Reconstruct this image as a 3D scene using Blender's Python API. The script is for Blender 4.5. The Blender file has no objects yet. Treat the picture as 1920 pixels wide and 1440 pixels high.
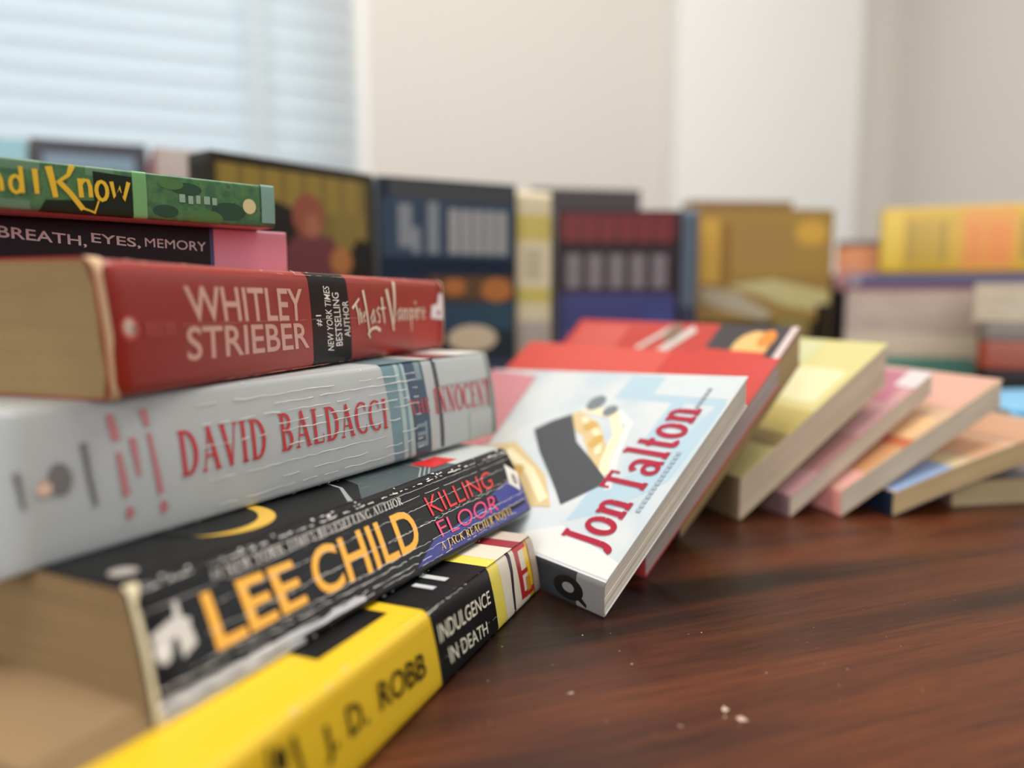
import bpy, bmesh, math, random
from mathutils import Vector, Matrix

# ------------------------------------------------------------------ camera, world, lights, exposure
SC = bpy.context.scene
COL = SC.collection
TZ = 0.75                     # height of the table top above the floor
MM = 0.001
ca, sa = math.cos(math.radians(20)), math.sin(math.radians(20))


def room(a, b, z):            # room coordinates: a along the back wall, b towards it
    return Vector((a * ca - b * sa, a * sa + b * ca, z))


ROOM = Matrix.Rotation(math.radians(20), 4, 'Z')

cam_data = bpy.data.cameras.new('camera')
cam = bpy.data.objects.new('camera', cam_data)
COL.objects.link(cam)
cam.location = (0, 0, TZ + 0.1057)
cam.rotation_euler = (math.pi / 2 - 0.1122, 0, 0)
cam_data.sensor_width = 36
cam_data.lens = 1424.0 / 1920 * 36
cam_data.clip_start = 0.01
cam_data.clip_end = 50
cam_data.dof.use_dof = True
cam_data.dof.focus_distance = 0.247
cam_data.dof.aperture_fstop = cam_data.lens / 7.2
SC.camera = cam

world = bpy.data.worlds.new('world')
SC.world = world
world.use_nodes = True
bg = world.node_tree.nodes['Background']
bg.inputs[0].default_value = (0.93, 0.96, 1.0, 1)
bg.inputs[1].default_value = 0.8


def area(name, loc, target, sx, sy, power, color):
    d = bpy.data.lights.new(name, 'AREA')
    d.shape = 'RECTANGLE'
    d.size, d.size_y = sx, sy
    d.energy = power
    d.color = color
    o = bpy.data.objects.new(name, d)
    COL.objects.link(o)
    o.location = loc
    o.rotation_euler = (Vector(target) - Vector(loc)).to_track_quat('-Z', 'Y').to_euler()
    return o


area('ceiling_lamp_light', room(0.35, 0.45, 2.46), room(0.35, 0.45, 0), 1.3, 1.0, 30, (1.0, 0.95, 0.88))
area('rear_fill_light', (-0.9, -2.3, 1.75), (0.1, 0.4, 0.8), 1.6, 1.3, 42, (0.97, 0.98, 1.0))  # added fill from behind the camera for the front-facing page edges, no window there
area('side_window_daylight', room(1.95, 0.25, 1.6), room(0.2, 0.25, 1.0), 1.1, 1.2, 3.5, (0.95, 0.98, 1.0))
area('blind_window_daylight', room(-0.43, 2.0, 1.6), room(-0.43, 0.0, 1.6), 1.4, 1.3, 10.5, (0.84, 0.95, 1.0))

SC.view_settings.view_transform = 'Standard'
SC.view_settings.look = 'None'
SC.view_settings.gamma = 1.0
SC.view_settings.use_curve_mapping = False
SC.view_settings.exposure = 0.12
SC.cycles.use_denoising = True
SC.cycles.max_bounces = 8

# ------------------------------------------------------------------ materials
def lin(c):
    out = []
    for x in c[:3]:
        x = x / 255.0
        out.append(x / 12.92 if x <= 0.04045 else ((x + 0.055) / 1.055) ** 2.4)
    return (*out, 1.0)


_mats = {}


def newmat(name):
    m = bpy.data.materials.new(name)
    m.use_nodes = True
    nt = m.node_tree
    return m, nt, nt.nodes['Principled BSDF']


def ink(c, rough=0.38, coat=0.0, worn=0.0):
    """Printed cover stock: plain colour, soft fine bump, optional rubbed white scuffs running along the book."""
    key = ('ink', tuple(c), rough, coat, worn)
    if key in _mats:
        return _mats[key]
    m, nt, p = newmat('cover_%d_%d_%d' % tuple(c))
    p.inputs['Base Color'].default_value = lin(c)
    p.inputs['Roughness'].default_value = rough
    p.inputs['Specular IOR Level'].default_value = 0.22 if max(c) < 60 else 0.45      # dark covers are the matt ones
    p.inputs['Coat Weight'].default_value = coat
    p.inputs['Coat Roughness'].default_value = 0.22
    tc = nt.nodes.new('ShaderNodeTexCoord')
    n = nt.nodes.new('ShaderNodeTexNoise')
    n.inputs['Scale'].default_value = 900
    b = nt.nodes.new('ShaderNodeBump')
    b.inputs['Strength'].default_value = 0.12
    b.inputs['Distance'].default_value = 0.0003
    nt.links.new(tc.outputs['Object'], n.inputs['Vector'])
    nt.links.new(n.outputs['Fac'], b.inputs['Height'])
    nt.links.new(b.outputs['Normal'], p.inputs['Normal'])
    if worn > 0:
        mp = nt.nodes.new('ShaderNodeMapping')
        mp.inputs['Scale'].default_value = (60, 500, 900)
        n2 = nt.nodes.new('ShaderNodeTexNoise')
        n2.inputs['Scale'].default_value = 1.0
        n2.inputs['Detail'].default_value = 5
        n2.inputs['Roughness'].default_value = 0.65
        r = nt.nodes.new('ShaderNodeValToRGB')
        r.color_ramp.elements[0].position = 0.60
        r.color_ramp.elements[0].color = (0, 0, 0, 1)
        r.color_ramp.elements[1].position = 0.74
        r.color_ramp.elements[1].color = (worn, worn, worn, 1)
        mx = nt.nodes.new('ShaderNodeMix')
        mx.data_type = 'RGBA'
        mx.inputs['A'].default_value = lin(c)
        mx.inputs['B'].default_value = lin((205, 202, 198))
        nt.links.new(tc.outputs['Object'], mp.inputs['Vector'])
        nt.links.new(mp.outputs['Vector'], n2.inputs['Vector'])
        nt.links.new(n2.outputs['Fac'], r.inputs['Fac'])
        nt.links.new(r.outputs['Color'], mx.inputs['Factor'])
        nt.links.new(mx.outputs['Result'], p.inputs['Base Color'])
    _mats[key] = m
    return m


def mottle(c1, c2, scale=120, rough=0.4, c3=None):
    """Cover artwork that is an irregular mix of two or three inks."""
    key = ('mottle', tuple(c1), tuple(c2), scale, c3)
    if key in _mats:
        return _mats[key]
    m, nt, p = newmat('mottled_cover')
    p.inputs['Roughness'].default_value = rough
    tc = nt.nodes.new('ShaderNodeTexCoord')
    n = nt.nodes.new('ShaderNodeTexNoise')
    n.inputs['Scale'].default_value = scale
    n.inputs['Detail'].default_value = 3
    r = nt.nodes.new('ShaderNodeValToRGB')
    r.color_ramp.elements[0].position = 0.38
    r.color_ramp.elements[0].color = lin(c1)
    r.color_ramp.elements[1].position = 0.62
    r.color_ramp.elements[1].color = lin(c2)
    if c3:
        e = r.color_ramp.elements.new(0.70)
        e.color = lin(c3)
    nt.links.new(tc.outputs['Object'], n.inputs['Vector'])
    nt.links.new(n.outputs['Fac'], r.inputs['Fac'])
    nt.links.new(r.outputs['Color'], p.inputs['Base Color'])
    _mats[key] = m
    return m


def pages(c):
    """Cut paper edges: thin sheet lines stacked through the book's thickness."""
    key = ('pages', tuple(c))
    if key in _mats:
        return _mats[key]
    m, nt, p = newmat('paper_edges_%d_%d_%d' % tuple(c))
    p.inputs['Roughness'].default_value = 0.85
    tc = nt.nodes.new('ShaderNodeTexCoord')
    mp = nt.nodes.new('ShaderNodeMapping')
    mp.inputs['Scale'].default_value = (8, 8, 3500)
    n = nt.nodes.new('ShaderNodeTexNoise')
    n.inputs['Scale'].default_value = 1.0
    n.inputs['Detail'].default_value = 4
    n3 = nt.nodes.new('ShaderNodeTexNoise')
    n3.inputs['Scale'].default_value = 45
    r = nt.nodes.new('ShaderNodeValToRGB')
    d = [x * 0.80 for x in c]
    r.color_ramp.elements[0].position = 0.3
    r.color_ramp.elements[0].color = lin(d)
    r.color_ramp.elements[1].position = 0.7
    r.color_ramp.elements[1].color = lin(c)
    mx = nt.nodes.new('ShaderNodeMix')
    mx.data_type = 'RGBA'
    mx.blend_type = 'MULTIPLY'
    mx.inputs['Factor'].default_value = 0.25
    b = nt.nodes.new('ShaderNodeBump')
    b.inputs['Strength'].default_value = 0.35
    b.inputs['Distance'].default_value = 0.0004
    nt.links.new(tc.outputs['Object'], mp.inputs['Vector'])
    nt.links.new(mp.outputs['Vector'], n.inputs['Vector'])
    nt.links.new(tc.outputs['Object'], n3.inputs['Vector'])
    nt.links.new(n.outputs['Fac'], r.inputs['Fac'])
    nt.links.new(r.outputs['Color'], mx.inputs['A'])
    nt.links.new(n3.outputs['Fac'], mx.inputs['B'])
    nt.links.new(mx.outputs['Result'], p.inputs['Base Color'])
    nt.links.new(n.outputs['Fac'], b.inputs['Height'])
    nt.links.new(b.outputs['Normal'], p.inputs['Normal'])
    _mats[key] = m
    return m


def paint(name, c, rough=0.8, spec=0.3):
    key = ('paint', name)
    if key in _mats:
        return _mats[key]
    m, nt, p = newmat(name)
    p.inputs['Base Color'].default_value = lin(c)
    p.inputs['Roughness'].default_value = rough
    p.inputs['Specular IOR Level'].default_value = spec
    n = nt.nodes.new('ShaderNodeTexNoise')
    n.inputs['Scale'].default_value = 160
    b = nt.nodes.new('ShaderNodeBump')
    b.inputs['Strength'].default_value = 0.08
    b.inputs['Distance'].default_value = 0.002
    nt.links.new(n.outputs['Fac'], b.inputs['Height'])
    nt.links.new(b.outputs['Normal'], p.inputs['Normal'])
    _mats[key] = m
    return m


def wood():
    m, nt, p = newmat('mahogany_table_top')
    N, Lk = nt.nodes, nt.links
    tc = N.new('ShaderNodeTexCoord')

    def noise(scale, mscale, detail=4, rough=0.55):
        mp = N.new('ShaderNodeMapping')
        mp.inputs['Scale'].default_value = mscale
        mp.inputs['Rotation'].default_value = (0, 0, math.radians(-14))
        n = N.new('ShaderNodeTexNoise')
        n.inputs['Scale'].default_value = scale
        n.inputs['Detail'].default_value = detail
        n.inputs['Roughness'].default_value = rough
        n.inputs['Distortion'].default_value = 0.25
        Lk.new(tc.outputs['Object'], mp.inputs['Vector'])
        Lk.new(mp.outputs['Vector'], n.inputs['Vector'])
        return n
    broad = noise(1.0, (3.0, 26, 1), 3)
    fine = noise(1.0, (22, 420, 1), 5, 0.65)
    pores = noise(1.0, (90, 1500, 1), 3, 0.7)
    r1 = N.new('ShaderNodeValToRGB')
    el = r1.color_ramp.elements
    el[0].position, el[0].color = 0.38, lin((34, 19, 13))
    el[1].position, el[1].color = 0.62, lin((100, 52, 28))
    e = el.new(0.5)
    e.color = lin((74, 38, 22))
    r2 = N.new('ShaderNodeValToRGB')
    r2.color_ramp.elements[0].position, r2.color_ramp.elements[0].color = 0.32, (0.55, 0.52, 0.5, 1)
    r2.color_ramp.elements[1].position, r2.color_ramp.elements[1].color = 0.65, (1.18, 1.15, 1.1, 1)
    mx = N.new('ShaderNodeMix')
    mx.data_type, mx.blend_type = 'RGBA', 'MULTIPLY'
    mx.inputs['Factor'].default_value = 0.85
    r3 = N.new('ShaderNodeValToRGB')
    r3.color_ramp.elements[0].position, r3.color_ramp.elements[0].color = 0.30, (0.6, 0.55, 0.5, 1)
    r3.color_ramp.elements[1].position, r3.color_ramp.elements[1].color = 0.5, (1, 1, 1, 1)
    mx2 = N.new('ShaderNodeMix')
    mx2.data_type, mx2.blend_type = 'RGBA', 'MULTIPLY'
    mx2.inputs['Factor'].default_value = 0.85
    Lk.new(broad.outputs['Fac'], r1.inputs['Fac'])
    Lk.new(fine.outputs['Fac'], r2.inputs['Fac'])
    Lk.new(pores.outputs['Fac'], r3.inputs['Fac'])
    Lk.new(r1.outputs['Color'], mx.inputs['A'])
    Lk.new(r2.outputs['Color'], mx.inputs['B'])
    Lk.new(mx.outputs['Result'], mx2.inputs['A'])
    Lk.new(r3.outputs['Color'], mx2.inputs['B'])
    # settled dust specks
    vo = N.new('ShaderNodeTexVoronoi')
    vo.inputs['Scale'].default_value = 190
    lt = N.new('ShaderNodeMath')
    lt.operation = 'LESS_THAN'
    lt.inputs[1].default_value = 0.055
    sep = N.new('ShaderNodeSeparateColor')
    gt = N.new('ShaderNodeMath')
    gt.operation = 'GREATER_THAN'
    gt.inputs[1].default_value = 0.55
    mu = N.new('ShaderNodeMath')
    mu.operation = 'MULTIPLY'
    mu2 = N.new('ShaderNodeMath')
    mu2.operation = 'MULTIPLY'
    mu2.inputs[1].default_value = 0.4
    Lk.new(tc.outputs['Object'], vo.inputs['Vector'])
    Lk.new(vo.outputs['Distance'], lt.inputs[0])
    Lk.new(vo.outputs['Color'], sep.inputs['Color'])
    Lk.new(sep.outputs['Red'], gt.inputs[0])
    Lk.new(lt.outputs[0], mu.inputs[0])
    Lk.new(gt.outputs[0], mu.inputs[1])
    Lk.new(mu.outputs[0], mu2.inputs[0])
    mx3 = N.new('ShaderNodeMix')
    mx3.data_type = 'RGBA'
    mx3.inputs['B'].default_value = lin((190, 170, 155))
    Lk.new(mu2.outputs[0], mx3.inputs['Factor'])
    Lk.new(mx2.outputs['Result'], mx3.inputs['A'])
    Lk.new(mx3.outputs['Result'], p.inputs['Base Color'])
    p.inputs['Roughness'].default_value = 0.36
    p.inputs['Specular IOR Level'].default_value = 0.28
    b = N.new('ShaderNodeBump')
    b.inputs['Strength'].default_value = 0.2
    b.inputs['Distance'].default_value = 0.0004
    Lk.new(fine.outputs['Fac'], b.inputs['Height'])
    Lk.new(b.outputs['Normal'], p.inputs['Normal'])
    return m


def blind_mat():
    m, nt, p = newmat('white_blind_slats')
    p.inputs['Base Color'].default_value = lin((236, 238, 238))
    p.inputs['Roughness'].default_value = 0.5
    tr = nt.nodes.new('ShaderNodeBsdfTranslucent')
    tr.inputs['Color'].default_value = lin((225, 235, 240))
    mix = nt.nodes.new('ShaderNodeMixShader')
    mix.inputs[0].default_value = 0.5
    nt.links.new(p.outputs[0], mix.inputs[1])
    nt.links.new(tr.outputs[0], mix.inputs[2])
    nt.links.new(mix.outputs[0], nt.nodes['Material Output'].inputs['Surface'])
    return m


def glass_mat():
    m, nt, p = newmat('window_glass')
    p.inputs['Transmission Weight'].default_value = 1.0
    p.inputs['Roughness'].default_value = 0.0
    p.inputs['IOR'].default_value = 1.05
    return m


# ------------------------------------------------------------------ object helpers
def link(name, bm, mats, parent=None, matrix=None, smooth=False):
    me = bpy.data.meshes.new(name)
    bmesh.ops.recalc_face_normals(bm, faces=[f for f in bm.faces if f.material_index == 0])
    bm.to_mesh(me)
    bm.free()
    for m in (mats if isinstance(mats, (list, tuple)) else [mats]):
        me.materials.append(m)
    if smooth:
        for p in me.polygons:
            p.use_smooth = True
    o = bpy.data.objects.new(name, me)
    COL.objects.link(o)
    if parent:
        o.parent = parent
    elif matrix is not None:
        o.matrix_world = matrix
    return o


def thing(name, label, cat, matrix, group=None):
    o = bpy.data.objects.new(name, None)
    COL.objects.link(o)
    o.empty_display_size = 0.02
    o.matrix_world = matrix
    o['label'] = label
    o['category'] = cat
    if group:
        o['group'] = group
    return o


def box(bm, lo, hi, bevel=0.0, mi=0):
    vs = [bm.verts.new((x, y, z)) for x in (lo[0], hi[0]) for y in (lo[1], hi[1]) for z in (lo[2], hi[2])]
    fs = [bm.faces.new([vs[i] for i in q]) for q in
          ((0, 1, 3, 2), (4, 6, 7, 5), (0, 4, 5, 1), (2, 3, 7, 6), (0, 2, 6, 4), (1, 5, 7, 3))]
    for f in fs:
        f.material_index = mi
    if bevel:
        es = list({e for f in fs for e in f.edges})
        bmesh.ops.bevel(bm, geom=es, offset=bevel, segments=2, affect='EDGES', profile=0.5)


# ------------------------------------------------------------------ lettering
def arc(cx, cy, rx, ry, a0, a1, n=10, w0=0.1, w1=None):
    """Part of an ellipse, thick (w1) at its sides and thin (w0) at its top and bottom."""
    pts, ws = [], []
    for i in range(n + 1):
        a = math.radians(a0 + (a1 - a0) * i / n)
        pts.append((cx + rx * math.cos(a), cy + ry * math.sin(a)))
        ws.append(w0 + ((w1 or w0) - w0) * abs(math.cos(a)) ** 1.3)
    return pts, ws


def serif_glyphs(T=0.16, t=0.055, s=0.05):
    """A small roman alphabet as pen strokes: T thick stems, t thin strokes, s serif height. Cap height 1."""
    def S(x0, y0, x1, y1, w):
        return ([(x0, y0), (x1, y1)], [w, w])

    def foot(x, y, half=0.15):
        yy = s / 2 if y < 0.5 else y - s / 2
        return S(x - half, yy, x + half, yy, s)
    g = {}
    g['I'] = (0.40, [S(.2, 0, .2, 1, T), foot(.2, 0), foot(.2, 1)])
    g['D'] = (0.86, [S(.2, 0, .2, 1, T), foot(.17, 0, .13), foot(.17, 1, .13), arc(.28, .5, .44, .475, 90, -90, 14, t, T * 1.1)])
    g['A'] = (0.84, [S(.1, 0, .42, 1, t), S(.40, 1, .72, 0, T), S(.22, .34, .60, .34, t), foot(.1, 0, .11), foot(.72, 0, .13)])
    g['V'] = (0.82, [S(.12, 1, .43, 0, T), S(.43, 0, .72, 1, t), foot(.12, 1, .13), foot(.72, 1, .11)])
    g['B'] = (0.74, [S(.2, 0, .2, 1, T), foot(.17, 0, .13), foot(.17, 1, .13),
                     arc(.27, .765, .28, .215, 90, -90, 10, t, T), arc(.27, .285, .34, .265, 90, -90, 10, t, T * 1.05)])
    g['L'] = (0.70, [S(.2, 0, .2, 1, T), foot(.2, 1), S(.06, s / 2, .62, s / 2, s), S(.62, 0, .64, .26, t)])
    g['C'] = (0.84, [arc(.48, .5, .38, .475, 50, 310, 18, t, T * 1.1), S(.72, .70, .72, .96, t), S(.72, .06, .72, .26, t)])
    g['G'] = (0.90, [arc(.48, .5, .38, .475, 50, 310, 18, t, T * 1.1), S(.72, .70, .72, .96, t), S(.74, .04, .74, .42, T * .9), foot(.74, .44, .13)])
    g['T'] = (0.76, [S(.38, 0, .38, 1, T), foot(.38, 0), S(.05, 1 - s / 2, .71, 1 - s / 2, s), S(.06, .76, .05, 1, t), S(.70, .76, .71, 1, t)])
    g['H'] = (0.92, [S(.2, 0, .2, 1, T), S(.72, 0, .72, 1, T), S(.2, .5, .72, .5, t), foot(.2, 0), foot(.2, 1), foot(.72, 0), foot(.72, 1)])
    g['E'] = (0.70, [S(.2, 0, .2, 1, T), S(.06, s / 2, .60, s / 2, s), S(.06, 1 - s / 2, .58, 1 - s / 2, s), S(.2, .52, .48, .52, t),
                     S(.60, 0, .62, .24, t), S(.58, .78, .58, 1, t), S(.48, .42, .48, .62, t)])
    g['F'] = (0.66, [S(.2, 0, .2, 1, T), foot(.2, 0), S(.06, 1 - s / 2, .58, 1 - s / 2, s), S(.2, .52, .48, .52, t),
                     S(.58, .76, .58, 1, t), S(.48, .42, .48, .62, t)])
    g['N'] = (0.90, [S(.18, 0, .18, 1, t), S(.16, 1, .72, 0, T), S(.72, 0, .72, 1, t), foot(.18, 0, .11), foot(.14, 1, .11), foot(.72, 1, .12)])
    g['O'] = (0.92, [arc(.46, .5, .37, .475, 0, 360, 24, t, T * 1.1)])
    g['R'] = (0.80, [S(.2, 0, .2, 1, T), foot(.2, 0), foot(.17, 1, .13), arc(.27, .75, .29, .225, 90, -90, 10, t, T), S(.34, .50, .68, 0, T * .9), foot(.72, 0, .08)])
    g['S'] = (0.64, [arc(.32, .75, .22, .225, 30, 270, 10, t, T * .8), arc(.32, .27, .24, .25, 90, -150, 10, t, T), S(.52, .72, .52, .96, t), S(.1, .04, .1, .28, t)])
    g['U'] = (0.90, [([(.2, 1), (.2, .35)], [T, T]), arc(.46, .33, .26, .31, 180, 360, 10, t, T * .8), S(.72, .33, .72, 1, t), foot(.2, 1), foot(.72, 1, .11)])
    g['K'] = (0.86, [S(.2, 0, .2, 1, T), foot(.2, 0), foot(.2, 1), S(.24, .42, .66, 1, t), S(.36, .58, .72, 0, T * .95), foot(.68, 1, .11), foot(.74, 0, .10)])
    g['J'] = (0.46, [S(.26, .1, .26, 1, T), foot(.26, 1), arc(.12, .1, .14, .26, 0, -120, 6, T * .8, T)])
    g['W'] = (1.10, [S(.1, 1, .32, 0, T), S(.32, 0, .54, 1, t), S(.50, 1, .74, 0, T), S(.74, 0, .96, 1, t), foot(.1, 1, .11), foot(.96, 1, .1)])
    g['Y'] = (0.80, [S(.12, 1, .4, .48, T), S(.4, .48, .68, 1, t), S(.4, 0, .4, .5, T), foot(.4, 0), foot(.12, 1, .12), foot(.68, 1, .1)])
    g['M'] = (1.06, [S(.16, 0, .16, 1, t), S(.16, 1, .5, .02, T), S(.5, .02, .84, 1, t), S(.84, 0, .84, 1, T), foot(.16, 0, .11), foot(.84, 0), foot(.84, 1, .1)])
    g['#'] = (0.70, [S(.22, .05, .30, .95, t), S(.46, .05, .54, .95, t), S(.08, .36, .64, .36, t), S(.10, .66, .66, .66, t)])
    g['1'] = (0.44, [S(.24, 0, .24, 1, T), foot(.24, 0), S(.08, .82, .24, .98, t)])
    # lower case, x-height 0.64
    g['o'] = (0.66, [arc(.33, .33, .24, .30, 0, 360, 20, t * 1.3, T)])
    g['n'] = (0.72, [S(.18, 0, .18, .64, T), S(.03, .61, .18, .61, s), foot(.18, 0), arc(.36, .42, .18, .20, 165, 0, 8, t * 1.3, T), S(.54, 0, .54, .42, T), foot(.54, 0)])
    g['l'] = (0.38, [S(.19, 0, .19, 1.05, T), foot(.19, 0), S(.04, 1.02, .19, 1.02, s)])
    g['t'] = (0.44, [S(.2, .1, .2, .9, T), S(.04, .61, .4, .61, s * 1.2), arc(.3, .12, .1, .1, 180, 340, 6, t, T)])
    g['a'] = (0.66, [arc(.30, .44, .22, .18, 160, 0, 8, t * 1.3, T), S(.52, .06, .52, .46, T), arc(.28, .18, .20, .16, 0, 360, 14, t, T * .9), S(.50, .03, .64, .03, s)])
    return g


def ribbon(pts, ws):
    """Quads along a pen stroke."""
    P, W = [], []
    for i in range(len(pts) - 1):
        n = max(1, int(math.dist(pts[i], pts[i + 1]) / 0.22 + 0.5))
        for k in range(n):
            f = k / n
            P.append((pts[i][0] + (pts[i + 1][0] - pts[i][0]) * f, pts[i][1] + (pts[i + 1][1] - pts[i][1]) * f))
            W.append(ws[i] + (ws[i + 1] - ws[i]) * f)
    P.append(pts[-1])
    W.append(ws[-1])
    L, R = [], []
    for i, p in enumerate(P):
        a, b = P[max(0, i - 1)], P[min(len(P) - 1, i + 1)]
        dx, dy = b[0] - a[0], b[1] - a[1]
        d = math.hypot(dx, dy) or 1
        ox, oy = -dy / d * W[i] / 2, dx / d * W[i] / 2
        L.append((p[0] + ox, p[1] + oy))
        R.append((p[0] - ox, p[1] - oy))
    return [[R[i], R[i + 1], L[i + 1], L[i]] for i in range(len(P) - 1)]


def drawn_text(body, glyphs, gap=0.08, space=0.35):
    """Pen-stroke text as polygons in a box whose height is 1; returns polygons and width."""
    out, x = [], 0
    for ch in body:
        if ch == ' ':
            x += space
            continue
        w, strokes = glyphs[ch]
        for pts, ws in strokes:
            out += [[(px + x, py) for px, py in q] for q in ribbon(pts, ws)]
        x += w + gap
    return out, x - gap


_ft = {}


def font_text(body, bold=0.0, shear=0.0):
    """Blender's own sans letters as polygons normalised to a unit box."""
    key = (body, bold, shear)
    if key in _ft:
        return _ft[key]
    cu = bpy.data.curves.new('lettering', 'FONT')
    cu.body = body
    cu.offset = bold
    cu.shear = shear
    cu.resolution_u = 4
    ob = bpy.data.objects.new('lettering', cu)
    COL.objects.link(ob)
    dg = bpy.context.evaluated_depsgraph_get()
    me = ob.evaluated_get(dg).to_mesh()
    vs = [(v.co.x, v.co.y) for v in me.vertices]
    x0, x1 = min(v[0] for v in vs), max(v[0] for v in vs)
    y0, y1 = min(v[1] for v in vs), max(v[1] for v in vs)
    polys = [[((vs[i][0] - x0) / (x1 - x0), (vs[i][1] - y0) / (y1 - y0)) for i in p.vertices] for p in me.polygons]
    ob.evaluated_get(dg).to_mesh_clear()
    bpy.data.objects.remove(ob)
    bpy.data.curves.remove(cu)
    _ft[key] = polys
    return polys


def quad_map(polys, bl, br, tr, tl):
    """Unit-box polygons into any four-cornered box (a bilinear patch)."""
    def f(p):
        a, b = p
        x = (bl[0] * (1 - a) + br[0] * a) * (1 - b) + (tl[0] * (1 - a) + tr[0] * a) * b
        y = (bl[1] * (1 - a) + br[1] * a) * (1 - b) + (tl[1] * (1 - a) + tr[1] * a) * b
        return (x, y)
    return [[f(p) for p in q] for q in polys]


def sans(body, bl, br, tr, tl, bold=0.0, shear=0.0):
    return quad_map(font_text(body, bold, shear), bl, br, tr, tl)


def roman(body, bl, br, tr, tl, glyphs=None, gap=0.08, space=0.35):
    polys, w = drawn_text(body, glyphs or ROMAN, gap, space)
    return quad_map([[(x / w, y) for x, y in q] for q in polys], bl, br, tr, tl)


def rect(x0, y0, x1, y1):
    return [[(x0, y0), (x1, y0), (x1, y1), (x0, y1)]]


def disc(cx, cy, rx, ry, n=20):
    return [[(cx + rx * math.cos(2 * math.pi * i / n), cy + ry * math.sin(2 * math.pi * i / n)) for i in range(n)]]


def stroke(pts, w, w1=None):
    """Brush stroke through points that tapers from w to w1."""
    n = len(pts)
    ws = [w + ((w1 if w1 is not None else w) - w) * i / max(1, n - 1) for i in range(n)]
    P, W = pts, ws
    L, R = [], []
    for i, p in enumerate(P):
        a, b = P[max(0, i - 1)], P[min(n - 1, i + 1)]
        dx, dy = b[0] - a[0], b[1] - a[1]
        d = math.hypot(dx, dy) or 1
        ox, oy = -dy / d * W[i] / 2, dx / d * W[i] / 2
        L.append((p[0] + ox, p[1] + oy))
        R.append((p[0] - ox, p[1] - oy))
    return [[R[i], R[i + 1], L[i + 1], L[i]] for i in range(n - 1)]


def crack_or_shading(rng, u0, u1, y0, y1, jitter, wmin, wmax, step=2.0, skip=0.0):
    """A spine crack, or painted shade or sheen: a jagged broken ribbon, millimetres."""
    polys, pts = [], []
    n = max(2, int((u1 - u0) / step))
    for i in range(n + 1):
        f = i / n
        pts.append((u0 + (u1 - u0) * f, y0 + (y1 - y0) * f + rng.uniform(-jitter, jitter), rng.uniform(wmin, wmax)))
    for a, b in zip(pts, pts[1:]):
        if rng.random() < skip:
            continue
        polys.append([(a[0], a[1] - a[2] / 2), (b[0], b[1] - b[2] / 2), (b[0], b[1] + b[2] / 2), (a[0], a[1] + a[2] / 2)])
    return polys


ROMAN = serif_glyphs()
SLAB = serif_glyphs(T=0.20, t=0.09, s=0.10)


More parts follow.
